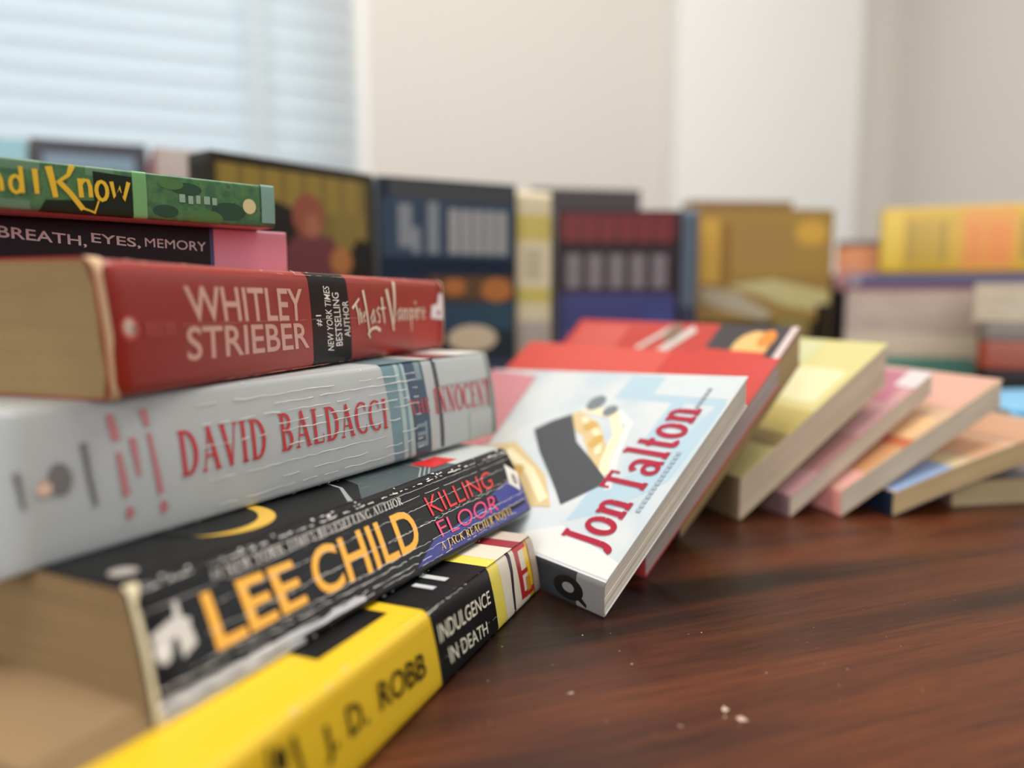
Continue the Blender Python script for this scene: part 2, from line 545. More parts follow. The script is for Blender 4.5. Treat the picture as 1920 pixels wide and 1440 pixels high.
# ------------------------------------------------------------------ books
def build_book(label, matrix, L, W, T, spine_c, front_c, back_c, page_c, lean=0.0, skew=0.0, tilt=0.0, taper=0.0,
               bulge=0.6, r=1.4, spine_art=(), front_art=(), group=None, bend=0.0, twist=0.0, name='paperback_book', spine_mat=None,
               front_mat=None, fore_in=0.8, head=0.0):
    """A book in its own millimetres: x down the spine from head to tail, y from spine to fore-edge, z from back to front cover.
    spine_art: (material, polygons in (u along the spine, height)); front_art: (material, polygons in (s from the spine, t up from the tail))."""
    root = thing(name, label, 'book', matrix, group)

    def warp(x, y, z):
        v = z / T
        zz = z + (taper * v + tilt) * x / L + bend * (y / W) ** 2 - twist * (1 - x / L) * (y / W)
        return Vector((x + skew * v, y + lean * v, zz)) * MM

    def rnd(z):
        d = max(0.0, r - min(z, T - z))
        return r - math.sqrt(max(0.0, r * r - d * d)) if d > 0 else 0.0

    def prof(z):
        v = z / T
        return rnd(z) - bulge * 4 * v * (1 - v)

    # z samples round the spine
    zs = [r * (1 - math.cos(math.pi / 2 * i / 5)) for i in range(6)]
    zs += [r + (T - 2 * r) * i / 8 for i in range(1, 8)] + [T - q for q in reversed(zs[:6])]
    zs[0], zs[-1] = 0.0, T

    # --- page block
    bm = bmesh.new()
    ny, nz, c = 10, 6, 0.35
    for k in range(nz):
        za, zb = c + (T - 2 * c) * k / nz, c + (T - 2 * c) * (k + 1) / nz
        off = 0.12 * math.sin(k * 2.3)
        ring = []
        for x in (head + 0.35 + off, L - 0.35 - off):
            lo, hi = [], []
            for j in range(ny + 1):
                f = j / ny
                ya, yb = max(0.6, prof(za) + 0.6), max(0.6, prof(zb) + 0.6)
                lo.append(bm.verts.new(warp(x, ya + (W - fore_in + off - ya) * f, za)))
                hi.append(bm.verts.new(warp(x, yb + (W - fore_in + off - yb) * f, zb)))
            ring.append((lo, hi))
        (l0, h0), (l1, h1) = ring
        for j in range(ny):
            bm.faces.new((l0[j], l0[j + 1], h0[j + 1], h0[j]))
            bm.faces.new((l1[j + 1], l1[j], h1[j], h1[j + 1]))
            bm.faces.new((l0[j + 1], l0[j], l1[j], l1[j + 1]))
            bm.faces.new((h0[j], h0[j + 1], h1[j + 1], h1[j]))
        bm.faces.new((l0[-1], l1[-1], h1[-1], h0[-1]))
        bm.faces.new((l1[0], l0[0], h0[0], h1[0]))
    link('page_block', bm, pages(page_c), root)

    def decorate(bm, mats, art, place, cuts, xcuts=()):
        for k, (mat, polys) in enumerate(art):
            if not polys:
                continue
            if mat not in mats:
                mats.append(mat)
            mi = mats.index(mat)
            t = bmesh.new()
            for q in polys:
                try:
                    t.faces.new([t.verts.new((p[0], p[1], 0)) for p in q])
                except ValueError:
                    pass
            big = [f for f in t.faces if len(f.verts) > 4]
            if big:
                bmesh.ops.triangulate(t, faces=big)
            for zc in cuts:
                bmesh.ops.bisect_plane(t, geom=t.verts[:] + t.edges[:] + t.faces[:], plane_co=(0, zc, 0), plane_no=(0, 1, 0))
            for xc in xcuts:
                bmesh.ops.bisect_plane(t, geom=t.verts[:] + t.edges[:] + t.faces[:], plane_co=(xc, 0, 0), plane_no=(1, 0, 0))
            if twist and xcuts:
                for i in range(1, 12):
                    bmesh.ops.bisect_plane(t, geom=t.verts[:] + t.edges[:] + t.faces[:], plane_co=(0, L - (head + (L - head) * i / 12), 0), plane_no=(0, 1, 0))
            t.normal_update()
            new = {v: bm.verts.new(place(v.co.x, v.co.y, 0.06 + 0.035 * k)) for v in t.verts}
            for f in t.faces:
                vs = [new[v] for v in f.verts]
                if f.normal.z < 0:
                    vs.reverse()
                try:
                    nf = bm.faces.new(vs)
                    nf.material_index = mi
                except ValueError:
                    pass
            t.free()

    # --- spine: a thin wrap with rounded edges
    bm = bmesh.new()
    nx = 24
    th = 0.45
    rows_o, rows_i = [], []
    for i in range(nx + 1):
        x = head + (L - head) * i / nx
        rows_o.append([bm.verts.new(warp(x, prof(z), z)) for z in zs])
        rows_i.append([bm.verts.new(warp(x, prof(z) + th, min(max(z, th), T - th))) for z in zs])
    m = len(zs)
    for i in range(nx):
        for j in range(m - 1):
            bm.faces.new((rows_o[i][j], rows_o[i + 1][j], rows_o[i + 1][j + 1], rows_o[i][j + 1]))
            bm.faces.new((rows_i[i][j + 1], rows_i[i + 1][j + 1], rows_i[i + 1][j], rows_i[i][j]))
        for j in (0, m - 1):
            bm.faces.new((rows_o[i][j], rows_i[i][j], rows_i[i + 1][j], rows_o[i + 1][j]) if j == 0 else
                         (rows_o[i + 1][j], rows_i[i + 1][j], rows_i[i][j], rows_o[i][j]))
    for i in (0, nx):
        for j in range(m - 1):
            q = (rows_o[i][j], rows_o[i][j + 1], rows_i[i][j + 1], rows_i[i][j])
            bm.faces.new(q if i == 0 else q[::-1])
    mats = [spine_mat or ink(spine_c)]

    def on_spine(u, z, k):
        z = min(max(z, 0.0), T)
        zz = min(max(z, r), T - r)
        ny_ = 1.0 if r <= z <= T - r else 0.7
        nz_ = 0.0 if r <= z <= T - r else (0.7 if z > T - r else -0.7)
        return warp(u, prof(z) - k * ny_, z) + Vector((0, 0, nz_ * k * MM))
    decorate(bm, mats, spine_art, on_spine, zs[1:-1])
    sp = link('spine', bm, mats, root, smooth=False)
    for p in sp.data.polygons:
        p.use_smooth = True

    # --- covers
    for part, z0, z1, mat, art in (('back_cover', 0.0, c, None, ()), ('front_cover', T - c, T, front_mat, front_art)):
        bm = bmesh.new()
        g = []
        n, nl = 12, 12 if twist else 1
        xs = [head + (L - head) * i / nl for i in range(nl + 1)]
        for i in range(n + 1):
            y = r + 0.05 + (W - r - 0.05) * i / n
            g.append([bm.verts.new(warp(x, y, z0)) for x in xs] + [bm.verts.new(warp(x, y, z1)) for x in reversed(xs)])
        m2 = 2 * (nl + 1)
        for i in range(n):
            for j in range(m2):
                k = (j + 1) % m2
                bm.faces.new((g[i][j], g[i][k], g[i + 1][k], g[i + 1][j]))
        for row, flip in ((g[0], True), (g[-1], False)):
            for j in range(nl):
                q = (row[j], row[j + 1], row[m2 - 2 - j], row[m2 - 1 - j])
                bm.faces.new(q[::-1] if flip else q)
        mats = [mat or ink(front_c if part == 'front_cover' else back_c)]
        if art:
            # (s, t): s from the spine, t up from the tail
            decorate(bm, mats, [(mt, [[(p[0], p[1]) for p in q] for q in polys]) for mt, polys in art],
                     lambda s, t, k: warp(L - t, s, T) + Vector((0, 0, k * MM)), [], [r + .05 + (W - r - .05) * i / n for i in range(1, n)] if bend or twist else [])
        link(part, bm, mats, root)
    return root


def flat(X, Y, deg, z):                       # lying, front cover up: spine runs towards heading deg
    return Matrix.Translation(Vector((X, Y, z)) * MM + Vector((0, 0, TZ))) @ Matrix.Rotation(math.radians(deg), 4, 'Z')


def axes(O, x, y):
    x, y = Vector(x).normalized(), Vector(y).normalized()
    z = x.cross(y)
    M = Matrix((x, y, z)).transposed().to_4x4()
    return Matrix.Translation(Vector(O) * MM + Vector((0, 0, TZ))) @ M


def toppled(X, Y, head, elev, L, W, Tv):
    """Fallen like a domino: spine on the table, near tail corner at (X, Y), cover rising towards the heading."""
    h, e = math.radians(head), math.radians(elev)
    x = (math.sin(h), -math.cos(h), 0)
    y = (math.cos(h) * math.cos(e), math.sin(h) * math.cos(e), math.sin(e))
    O = (X - L * x[0], Y - L * x[1], 0)
    T = Tv * math.cos(e)
    return axes(O, x, y), T, T * math.tan(e)


def upright(X0, Y0, X1, Y1, height, T, base=0.0):
    """Standing, front cover between two points on the table as seen from in front: spine at (X0, Y0)."""
    d = Vector((X1 - X0, Y1 - Y0, 0)).normalized()
    n = Vector((d.y, -d.x, 0))
    O = Vector((X0, Y0, base + height)) - n * T
    return axes(O, (0, 0, -1), d)


def on_edge(X, Y, facing_deg, height, W, base=0.0):
    """Standing with the spine towards the viewer: (X, Y) is the left edge of the spine, facing_deg the way it looks."""
    f = math.radians(facing_deg)
    y = Vector((-math.cos(f), -math.sin(f), 0))
    return axes((X, Y, base + height), (0, 0, -1), y)


def fore_out(X, Y, facing_deg, height, W):
    """Standing with the cut pages towards the viewer: (X, Y) is the right edge of the fore-edge."""
    f = math.radians(facing_deg)
    y = Vector((math.cos(f), math.sin(f), 0))
    O = Vector((X, Y, height)) - y * W
    return axes(O, (0, 0, -1), y)


# ------------------------------------------------------------------ room
def structure(name, boxes, mat, bevel=0.0):
    bm = bmesh.new()
    for lo, hi in boxes:
        box(bm, lo, hi, bevel)
    o = link(name, bm, mat, None, ROOM)
    o['kind'] = 'structure'
    return o


WALL = paint('beige_wall_paint', (214, 208, 200))
WALL2 = paint('grey_beige_wall_paint', (210, 206, 198))
WHITE = paint('white_trim_paint', (232, 231, 228), 0.5)
BW, RW, LW, FW, H = 1.68, 1.72, -3.2, -3.4, 2.5       # back, right, left, front limits and ceiling height
structure('floor', [((LW - .1, FW, -.1), (RW + .1, BW + .1, 0))], paint('grey_carpet', (120, 112, 104), 0.95))
structure('ceiling', [((LW - .1, FW, H), (RW + .1, BW + .1, H + .1))], paint('ceiling_paint', (235, 233, 228)))
WX0, WX1, WZ0, WZ1 = -1.06, 0.20, 0.95, 2.15
structure('wall_back', [((LW, BW, 0), (WX0, BW + .1, H)), ((WX1, BW, 0), (RW, BW + .1, H)),
                        ((WX0, BW, 0), (WX1, BW + .1, WZ0)), ((WX0, BW, WZ1), (WX1, BW + .1, H))], WALL)
VY0, VY1, VZ0, VZ1 = -0.30, 0.80, 0.95, 2.20
structure('wall_right', [((RW, FW, 0), (RW + .1, VY0, H)), ((RW, VY1, 0), (RW + .1, BW + .1, H)),
                         ((RW, VY0, 0), (RW + .1, VY1, VZ0)), ((RW, VY0, VZ1), (RW + .1, VY1, H))], WALL2)
structure('wall_left', [((LW - .1, FW, 0), (LW, BW + .1, H))], WALL)
structure('trim_1', [((1.008, BW - .06, 0), (1.561, BW, H))], WHITE, 0.004)      # white boxed-in chase beside the corner
structure('baseboard_back', [((LW, BW - .015, 0), (1.008, BW, .10))], WHITE)
structure('baseboard_right', [((RW - .015, FW, 0), (RW, BW, .10))], WHITE)


def window(name, boxes_frame, pane):
    root = bpy.data.objects.new(name, None)
    COL.objects.link(root)
    root.matrix_world = ROOM
    root['kind'] = 'structure'
    bm = bmesh.new()
    for lo, hi in boxes_frame:
        box(bm, lo, hi)
    link('window_frame', bm, WHITE, root)
    bm = bmesh.new()
    box(bm, *pane)
    link('window_glass', bm, glass_mat(), root)


f, d0, d1 = .045, BW + .03, BW + .08
window('window_1', [((WX0, d0, WZ0), (WX0 + f, d1, WZ1)), ((WX1 - f, d0, WZ0), (WX1, d1, WZ1)), ((WX0 + f, d0, WZ0), (WX1 - f, d1, WZ0 + f)),
                    ((WX0 + f, d0, WZ1 - f), (WX1 - f, d1, WZ1)), ((WX0 + f, d0, 1.53), (WX1 - f, d1, 1.57))],
       ((WX0 + f, BW + .052, WZ0 + f), (WX1 - f, BW + .056, WZ1 - f)))
e0, e1 = RW + .03, RW + .08
window('window_2', [((e0, VY0, VZ0), (e1, VY0 + f, VZ1)), ((e0, VY1 - f, VZ0), (e1, VY1, VZ1)), ((e0, VY0 + f, VZ0), (e1, VY1 - f, VZ0 + f)),
                    ((e0, VY0 + f, VZ1 - f), (e1, VY1 - f, VZ1)), ((e0, VY0 + f, 1.55), (e1, VY1 - f, 1.59))],
       ((RW + .052, VY0 + f, VZ0 + f), (RW + .056, VY1 - f, VZ1 - f)))
structure('trim_2', [((WX1 + .055, BW - .012, WZ0 - .06), (WX1 + .085, BW, WZ1 + .08))], WHITE)     # edge of the casing beside the blind

# the blind in front of the left window
blind = thing('window_blind', 'white horizontal slat blind lowered over the bright window, upper left', 'blind', ROOM @ Matrix.Translation((0, BW - .04, 0)))
BL = blind_mat()
bx0, bx1 = -1.14, WX1 + .05
bm = bmesh.new()
box(bm, (bx0, -.03, 2.16), (bx1, .03, 2.21), .004)
link('headrail', bm, WHITE, blind)
bm = bmesh.new()
z = 0.99
while z < 2.15:
    n, rows = 4, []
    for i in range(n + 1):
        q = (i / n - .5) * .050
        bow = .0022 * (1 - (2 * i / n - 1) ** 2)
        ang = math.radians(76)
        rows.append((q * math.cos(ang) - bow * math.sin(ang), -q * math.sin(ang) * -1 + bow * math.cos(ang)))
    vs = [[bm.verts.new((x, -yy, z + zz)) for yy, zz in rows] for x in (bx0, bx1)]
    vt = [[bm.verts.new((x, -yy + .0022, z + zz + .0008)) for yy, zz in rows] for x in (bx0, bx1)]
    for i in range(n):
        bm.faces.new((vs[0][i], vs[1][i], vs[1][i + 1], vs[0][i + 1]))
        bm.faces.new((vt[0][i + 1], vt[1][i + 1], vt[1][i], vt[0][i]))
    bm.faces.new((vs[0][0], vt[0][0], vt[1][0], vs[1][0]))
    bm.faces.new((vs[0][n], vs[1][n], vt[1][n], vt[0][n]))
    for k in (0, 1):
        for i in range(n):
            q = (vs[k][i], vs[k][i + 1], vt[k][i + 1], vt[k][i])
            bm.faces.new(q if k == 0 else q[::-1])
    z += .044
link('slats', bm, BL, blind)
bm = bmesh.new()
box(bm, (bx0, -.022, .945), (bx1, .022, .967), .003)
link('bottom_rail', bm, WHITE, blind)
for x in (.06, -.43, -.94):
    bm = bmesh.new()
    box(bm, (x - .019, -.0305, .965), (x + .019, -.0295, 2.165))
    link('ladder_tape', bm, BL, blind)

# ------------------------------------------------------------------ table
ta0, ta1, tb0, tb1 = -0.80, 1.0, -0.36, 1.06
tab = thing('dining_table', 'dark reddish brown wooden table carrying all the books', 'table', ROOM)
WOOD = wood()
bm = bmesh.new()
box(bm, (ta0, tb0, TZ - .03), (ta1, tb1, TZ), .004)
scr = paint('bare_scratch', (205, 180, 160), 0.7)


def table_mark(polys_mm):
    for q in polys_mm:
        fc = bm.faces.new([bm.verts.new(((x * ca + y * sa) * MM, (-x * sa + y * ca) * MM, TZ + .00008)) for x, y in q])
        fc.material_index = 1


table_mark([[(54.6, 184.4), (56.2, 185.6), (55.2, 187.4), (54.2, 186.0)], [(57.2, 180.2), (59.6, 180.4), (58.4, 182.6), (56.8, 182.0)],
            [(53.6, 181.8), (54.4, 182.0), (54.2, 182.9)], [(34.5, 210.0), (35.2, 210.2), (34.9, 210.9)], [(72, 205), (72.5, 205.1), (72.2, 205.7)],
            [(22.0, 229), (22.6, 229.3), (22.2, 229.8)], [(96, 207), (96.5, 207.2), (96.1, 207.7)], [(60, 231), (60.6, 231.1), (60.3, 231.7)],
            [(14.5, 193.5), (16.8, 193.9), (16.2, 194.6)], [(41, 178.5), (42.2, 177.6), (42.4, 178.1)]])
link('table_top', bm, [WOOD, scr], tab)
bm = bmesh.new()
for lo, hi in (((ta0 + .06, tb0 + .06), (ta1 - .06, tb0 + .085)), ((ta0 + .06, tb1 - .085), (ta1 - .06, tb1 - .06)),
               ((ta0 + .06, tb0 + .085), (ta0 + .085, tb1 - .085)), ((ta1 - .085, tb0 + .085), (ta1 - .06, tb1 - .085))):
    box(bm, (*lo, TZ - .12), (*hi, TZ - .03))
link('apron', bm, WOOD, tab)
for x in (ta0 + .10, ta1 - .10):
    for y in (tb0 + .10, tb1 - .10):
        bm = bmesh.new()
        box(bm, (x - .035, y - .035, 0), (x + .035, y + .035, TZ - .03), .006)
        link('leg', bm, WOOD, tab)

# ------------------------------------------------------------------ the near stack
NEAR = 'paperbacks in the near stack'
TOPPLED = 'toppled paperbacks leaning on each other'
ROW = 'books standing in the far row'
RIGHT = 'books in the far right stacks'
rng = random.Random(7)
TAN = (170, 140, 94)
BLACK, CREAM = (18, 17, 18), (232, 222, 200)


def edge_wear(L, T, n, rng, zs=(0.02, 0.98)):
    polys = []
    for _ in range(n):
        u, z = rng.uniform(2, L - 2), rng.choice(zs) * T + rng.uniform(-.4, .4)
        a, b = rng.uniform(.25, 1.3), rng.uniform(.08, .3)
        polys.append([(u - a, z), (u, z - b), (u + a * .8, z + b * .2), (u + a * .2, z + b)])
    return polys


def end_wear(T, width, rng, x0=0.0, sgn=1):
    """Ragged rubbed strip along one end of a spine."""
    n = 9
    out = [(x0 + sgn * (width * rng.uniform(.55, 1.0) + (width * .8 if i in (0, n) else 0)), T * i / n) for i in range(n + 1)]
    return [[(x0, out[i][1]), out[i], out[i + 1], (x0, out[i + 1][1])] for i in range(n)]


# 1 yellow, bottom of the stack
T, L = 24.6, 167.6
YEL = (236, 194, 32)
yb = ink(BLACK, 0.4)
art = [(yb, rect(91.6, 0, 130.0, T)),
       (ink((233, 216, 90)), rect(130.0, 0, 137.2, T)),
       (ink((226, 216, 196)), rect(137.2, 0, 158, T)),
       (ink((52, 40, 58)), stroke([(146.2, T), (146.0, T * .7), (144.6, T * .4), (144.0, 0)], 2.6, 1.4)),
       (ink((176, 34, 40)), rect(150.6, 3.5, 153.8, T) + rect(153.8, 3.2, 162, 5.8) + rect(153.8, 12.5, 159, 14.4) + rect(153.8, T - 2.2, 161, T)),
       (ink((176, 158, 140), worn=.5), rect(162.5, 0, L, T)),
       (ink((206, 140, 40)), rect(156, 5, 159.5, 11)),
       (ink((28, 24, 16), .5), sans('J.', (41.9, T * .355), (46.2, T * .345), (46.4, T * .70), (41.4, T * .705), .012)
        + sans('D.', (50.3, T * .42), (57.6, T * .40), (57.6, T * .69), (50.5, T * .71), .012)
        + sans('ROBB', (62.6, T * .405), (84.2, T * .345), (84.9, T * .635), (63.2, T * .695), .012)
        + disc(29.5, T * .72, 1.6, 2.8) + stroke([(33.6, T * .82), (34.4, T * .45)], 1.4, .8) + stroke([(26, T * .6), (27, T * .9)], 1.2, .6)),
       (ink((240, 236, 214)), sans('INDULGENCE', (93.6, T * .56), (126.8, T * .515), (127.2, T * .705), (93.9, T * .785), .005)
        + sans('IN DEATH', (97.4, T * .22), (122.0, T * .155), (121.8, T * .335), (96.9, T * .44), .005)),
       (ink((225, 222, 215)), crack_or_shading(rng, 90.6, 130, T * .37, T * .27, .35, .04, .16, skip=.45) + crack_or_shading(rng, 91, 130, T * .96, T * .97, .25, .06, .34, 1.6, .35)
        + [q for q in edge_wear(L, T, 30, rng) if q[0][0] > 15]),
       (ink((196, 156, 24)), crack_or_shading(rng, 20, 90, T * .84, T * .84, .05, .10, .16, 4) + crack_or_shading(rng, 14, 91, T * .12, T * .12, .05, .08, .14, 4))]
front = [(yb, rect(0, L - 130, 108, L - 91.6)), (yb, rect(9, L - 86, 108, L - 56)), (ink((233, 216, 90)), rect(0, L - 137.2, 108, L - 130)),
         (ink((226, 216, 196)), rect(0, L - 150.6, 108, L - 137.2)), (ink((150, 40, 52)), rect(0, L - 158, 108, L - 150.6)), (ink((200, 186, 170)), rect(0, 0, 108, L - 158)),
         (ink((200, 204, 205)), rect(6, L - 116, 15, L - 113) + rect(6, L - 108, 13, L - 105.5))]
build_book('yellow paperback with a black title block, bottom of the near stack',
           flat(-53.7, 111.1, 67.6, 0), L, 108, T, YEL, YEL, YEL, (200, 176, 136), lean=3.2, skew=-2.1, tilt=0, taper=-3.6, bulge=.5, r=2.2,
           spine_art=art, front_art=front, group=NEAR, spine_mat=ink(YEL, .36, .3))

# 2 black, LEE CHILD
T, L = 23.4, 172.4
GOLD = (244, 176, 60)
wr = ink((222, 218, 212), .55)
art = [(ink((58, 62, 140), worn=.6), [[(92, T * .10), (172, T * .05), (172, T * .62), (150, T * .50), (128, T * .36), (104, T * .30)]]),
       (ink((26, 26, 52)), [[(124, T * .40), (150, T * .34), (150, T * .46), (128, T * .50)]] + rect(112, T * .16, 170, T * .235)),
       (ink((232, 226, 216)), [[(163.0, T * .52), (169.5, T * .36), (173.0, T * .62), (165.5, T * .80)]]),
       (ink((140, 132, 124)), disc(168.2, T * .55, 1.5, 2.0)),
       (ink((206, 200, 192)), disc(4.6, T * .50, 2.0, 2.3) + stroke([(3, T * .56), (8, T * .62), (12, T * .58)], 3.4, 3) + stroke([(8.5, T * .48), (12.4, T * .50)], 4.4, 2.6)
        + stroke([(9.5, T * .66), (9.8, T * .8)], 2, 1)),
       (ink(GOLD), sans('LEE', (17.0, T * .312), (45.8, T * .331), (44.2, T * .738), (16.0, T * .770), .018)
        + sans('CHILD', (49.6, T * .300), (97.6, T * .300), (97.6, T * .764), (49.6, T * .752), .016)),
       (ink((224, 52, 56)), sans('KILLING', (107.6, T * .559), (151.0, T * .573), (152.0, T * .797), (106.6, T * .800), -.004)),
       (ink((232, 70, 120)), sans('FLOOR', (108.8, T * .286), (148.2, T * .259), (150.0, T * .475), (107.8, T * .486), -.006)),
       (ink((226, 190, 110)), roman('A JACK REACHER NOVEL', (106.3, T * .150), (157.6, T * .118), (157.6, T * .222), (106.4, T * .238))),
       (ink((206, 200, 194)), roman('#1 NEW YORK TIMES BESTSELLING AUTHOR', (19.8, T * .828), (95.2, T * .822), (95.4, T * .908), (20.0, T * .916))),
       (wr, crack_or_shading(rng, 2, 171, T * .945, T * .955, .12, .06, .34, 1.4, .35) + crack_or_shading(rng, 30, 171, T * .905, T * .93, .10, .04, .12, 2, .05)
        + crack_or_shading(rng, 0, 171, T * .80, T * .86, .08, .05, .14, 3, .05)
        + crack_or_shading(rng, 20, 165, T * .665, T * .755, .16, .03, .15, 1.6, .06) + crack_or_shading(rng, 14, 171, T * .475, T * .545, .28, .04, .20, 1.5, .04)
        + crack_or_shading(rng, 84, 170, T * .50, T * .60, .35, .03, .14, 1.5, .3)
        + crack_or_shading(rng, 10, 171, T * .295, T * .335, .28, .04, .22, 1.5, .04) + crack_or_shading(rng, 2, 171, T * .245, T * .235, .26, .05, .26, 1.6, .05)
        + crack_or_shading(rng, 0, 160, T * .10, T * .115, .18, .04, .18, 2, .3) + crack_or_shading(rng, 0, 100, T * .17, T * .16, .2, .06, .24, 2.5, .25)
        + edge_wear(L, T, 60, rng, (.015, .04, .97, .985))),
       (ink((198, 198, 202), .42), crack_or_shading(rng, 0, 66, T * .14, T * .12, .30, .9, 1.9, 4, .12) + crack_or_shading(rng, 0, 46, T * .06, T * .05, .2, 1.0, 1.6, 4, .1)),  # pale glare low on the near spine, painted as broad streaks
       (ink((214, 200, 164), .8), end_wear(T, 2.0, rng))]
front = [(ink((70, 82, 84), worn=.3), rect(2, 5, 40, 92)), (ink((16, 16, 17)), [[(108, 44), (108, 171), (2, 171), (2, 92), (14, 78), (40, 66)]]),
         (ink((150, 158, 158)), stroke([(3, 96), (16, 84), (40, 76)], 1.6, .6) + stroke([(2.4, 60), (10, 47), (26, 42)], .8, .4) + stroke([(2.4, 57), (10, 44), (26, 39)], .7, .4)
          + stroke([(2.4, 54), (10, 41), (26, 36)], .7, .4)),
         (ink((190, 196, 194)), rect(2, 0, 50, 36)),
         (ink((206, 36, 36)), rect(6, 28, 16, 45)),
         (ink((222, 180, 66)), disc(24, 128, 17, 15.5, 40)), (ink((16, 16, 17)), disc(26.5, 130.5, 15.6, 15, 40)),
         (ink((170, 164, 156)), disc(9, 166, 3, 3))]
black = build_book('black paperback with cracked spine and gold lettering, on the yellow one',
           flat(-67.4, 135.4, 64.2, 24.0), L, 108, T, (20, 19, 20), (22, 22, 23), (20, 20, 22), (150, 120, 80), lean=14.7, skew=6.2, tilt=-1.5, taper=-.6,
           bulge=.8, r=1.6, spine_art=art, front_art=front, group=NEAR, spine_mat=ink((15, 14, 15), .36, .15, .14))

# a signature of pages worked loose at the head of the black book
bm = bmesh.new()
for k in range(5):
    z0, z1 = .5 + k * .62, .5 + (k + 1) * .62
    x0 = -24 + [0, 1.2, .4, 2.2, 1.0][k]
    v0, v1 = z0 / T, z1 / T
    q = [(x0, z0), (.3, z0), (.3, z1), (x0, z1)]
    ring = [[bm.verts.new(Vector((x + 6.2 * z / T, y + 14.7 * z / T, z)) * MM) for x, z in q] for y in (.4 + .5 * k, 105)]
    for i in range(4):
        j = (i + 1) % 4
        bm.faces.new((ring[0][i], ring[0][j], ring[1][j], ring[1][i]))
    bm.faces.new(ring[0][::-1])
    bm.faces.new(ring[1])
lp = link('loose_pages', bm, pages((164, 134, 94)), black)
lp['label'] = 'loose pages sticking out below the page block'

# 3 pale grey, DAVID BALDACCI
T, L = 35.0, 198.2
RED = (186, 36, 40)
pal = ink((176, 179, 178), .42)
crk = ink((240, 240, 236), .5)
art = [(ink((108, 138, 146)), [[(129.6, 0), (140.2, 0), (139.7, T), (128.4, T)]]),
       (ink((162, 180, 178)), rect(135.2, 0, 137.4, T) + rect(139.2, 0, 142, T)),
       (ink((54, 74, 94)), [[(141.9, 0), (151.6, 0), (151.3, T), (140.6, T)]]),
       (ink((120, 140, 146)), rect(142.6, T * .10, 149, T * .16) + rect(143.2, T * .22, 148.6, T * .26) + rect(143.2, T * .31, 148.6, T * .345) + rect(148, T * .1, 149.4, T * .36)
        + rect(146.6, T * .8, 150, T)),
       (ink((62, 62, 66)), rect(157.6, T * .04, 159.8, T) + rect(165.6, T * .72, 167.0, T) + rect(174.8, T * .72, 177.2, T)),
       (ink((176, 180, 178)), rect(160, T * .70, 196, T) + rect(178, 0, 197, T * .34)),
       (ink((128, 132, 128)), rect(194.6, 0, L, T)),
       (ink(RED), roman('DAVID', (44.4, T * .376), (73.0, T * .376), (73.4, T * .698), (44.4, T * .709))
        + roman('BALDACCI', (78.0, T * .390), (127.2, T * .380), (127.6, T * .672), (78.2, T * .705))),
       (ink((188, 52, 56)), roman('THE', (140.4, T * .455), (152.2, T * .448), (152.2, T * .598), (139.4, T * .603))
        + roman('INNOCENT', (155.2, T * .41), (194.4, T * .378), (195.4, T * .677), (155.2, T * .68))),
       (ink((188, 112, 114)), stroke([(27.6, T * .90), (28.4, T * .72)], 1.6, 2.0) + stroke([(28.4, T * .64), (29.2, T * .34)], 1.1, 1.6) + disc(29.6, T * .22, .9, 1.6)
        + stroke([(36.4, T * .90), (36.9, T * .78)], 2.0, 1.2) + stroke([(36.9, T * .74), (38.2, T * .30)], .9, 1.4) + disc(38.7, T * .2, 1.0, 1.6)
        + stroke([(32.4, T * .72), (33, T * .45)], 1.7, .7)),
       (ink((112, 108, 106)), disc(14.2, T * .54, 2.6, 3.6) + stroke([(20.4, T * .74), (20.8, T * .52), (21.6, T * .32)], 1.5, .9) + stroke([(5.2, T * .63), (6, T * .40)], 1.4, .8)),
       (ink((200, 164, 142)), disc(10.6, T * .5, 1.7, 1.9)),
       (ink((150, 148, 142)), sum([crack_or_shading(random.Random(40 + i), 78 if i % 2 else 52, 146, T * v - .28, T * (v + .012) - .28, .22, .06, .22, 3.0, .25)  # shaded underside of each crack ridge, painted in grey
                                   for i, v in enumerate((.10, .19, .30, .44, .56, .63, .72, .80, .87))], [])),
       (crk, sum([crack_or_shading(random.Random(40 + i), 78 if i % 2 else 52, 146, T * v, T * (v + .012), .22, .10, .30, 3.0, .18)
                  for i, v in enumerate((.10, .19, .30, .44, .56, .63, .72, .80, .87))], []) + edge_wear(L, T, 20, rng))]
front = [(ink((224, 222, 214)), rect(0, 0, 110, 46)), (ink((108, 138, 146)), rect(0, 46, 110, 70)), (ink((130, 62, 70)), rect(0, 22, 60, 40)), (ink((62, 62, 66)), rect(0, 36, 110, 38))]
build_book('thick pale grey paperback with red serif author lettering, middle of the near stack',
           flat(-107.1, 152.5, 59.6, 46.6), L, 108, T, (198, 202, 202), (206, 210, 209), (196, 206, 212), (206, 176, 128), lean=5.9, skew=1.2, tilt=1.1,
           bulge=1.3, r=1.8, spine_art=art, front_art=front, group=NEAR, spine_mat=pal)

# 4 red, WHITLEY STRIEBER
T, L = 32.9, 183.8
RD = (156, 38, 26)
rd = ink(RD, .40, .25)
PINK = (226, 176, 160)
IV = (244, 228, 204)


def rot_text(body, u0, u1, z0, z1, bold=0.0, shear=0.0, slant=0.0):
    """Letters that read up the spine: their tops point to the head."""
    return [[(u1 - b * (u1 - u0) + slant * (1 - a), z0 + a * (z1 - z0)) for a, b in q] for q in font_text(body, bold, shear)]


def br(pts, w, w1=None):
    return stroke([(u, v * T) for u, v in pts], w, w1)


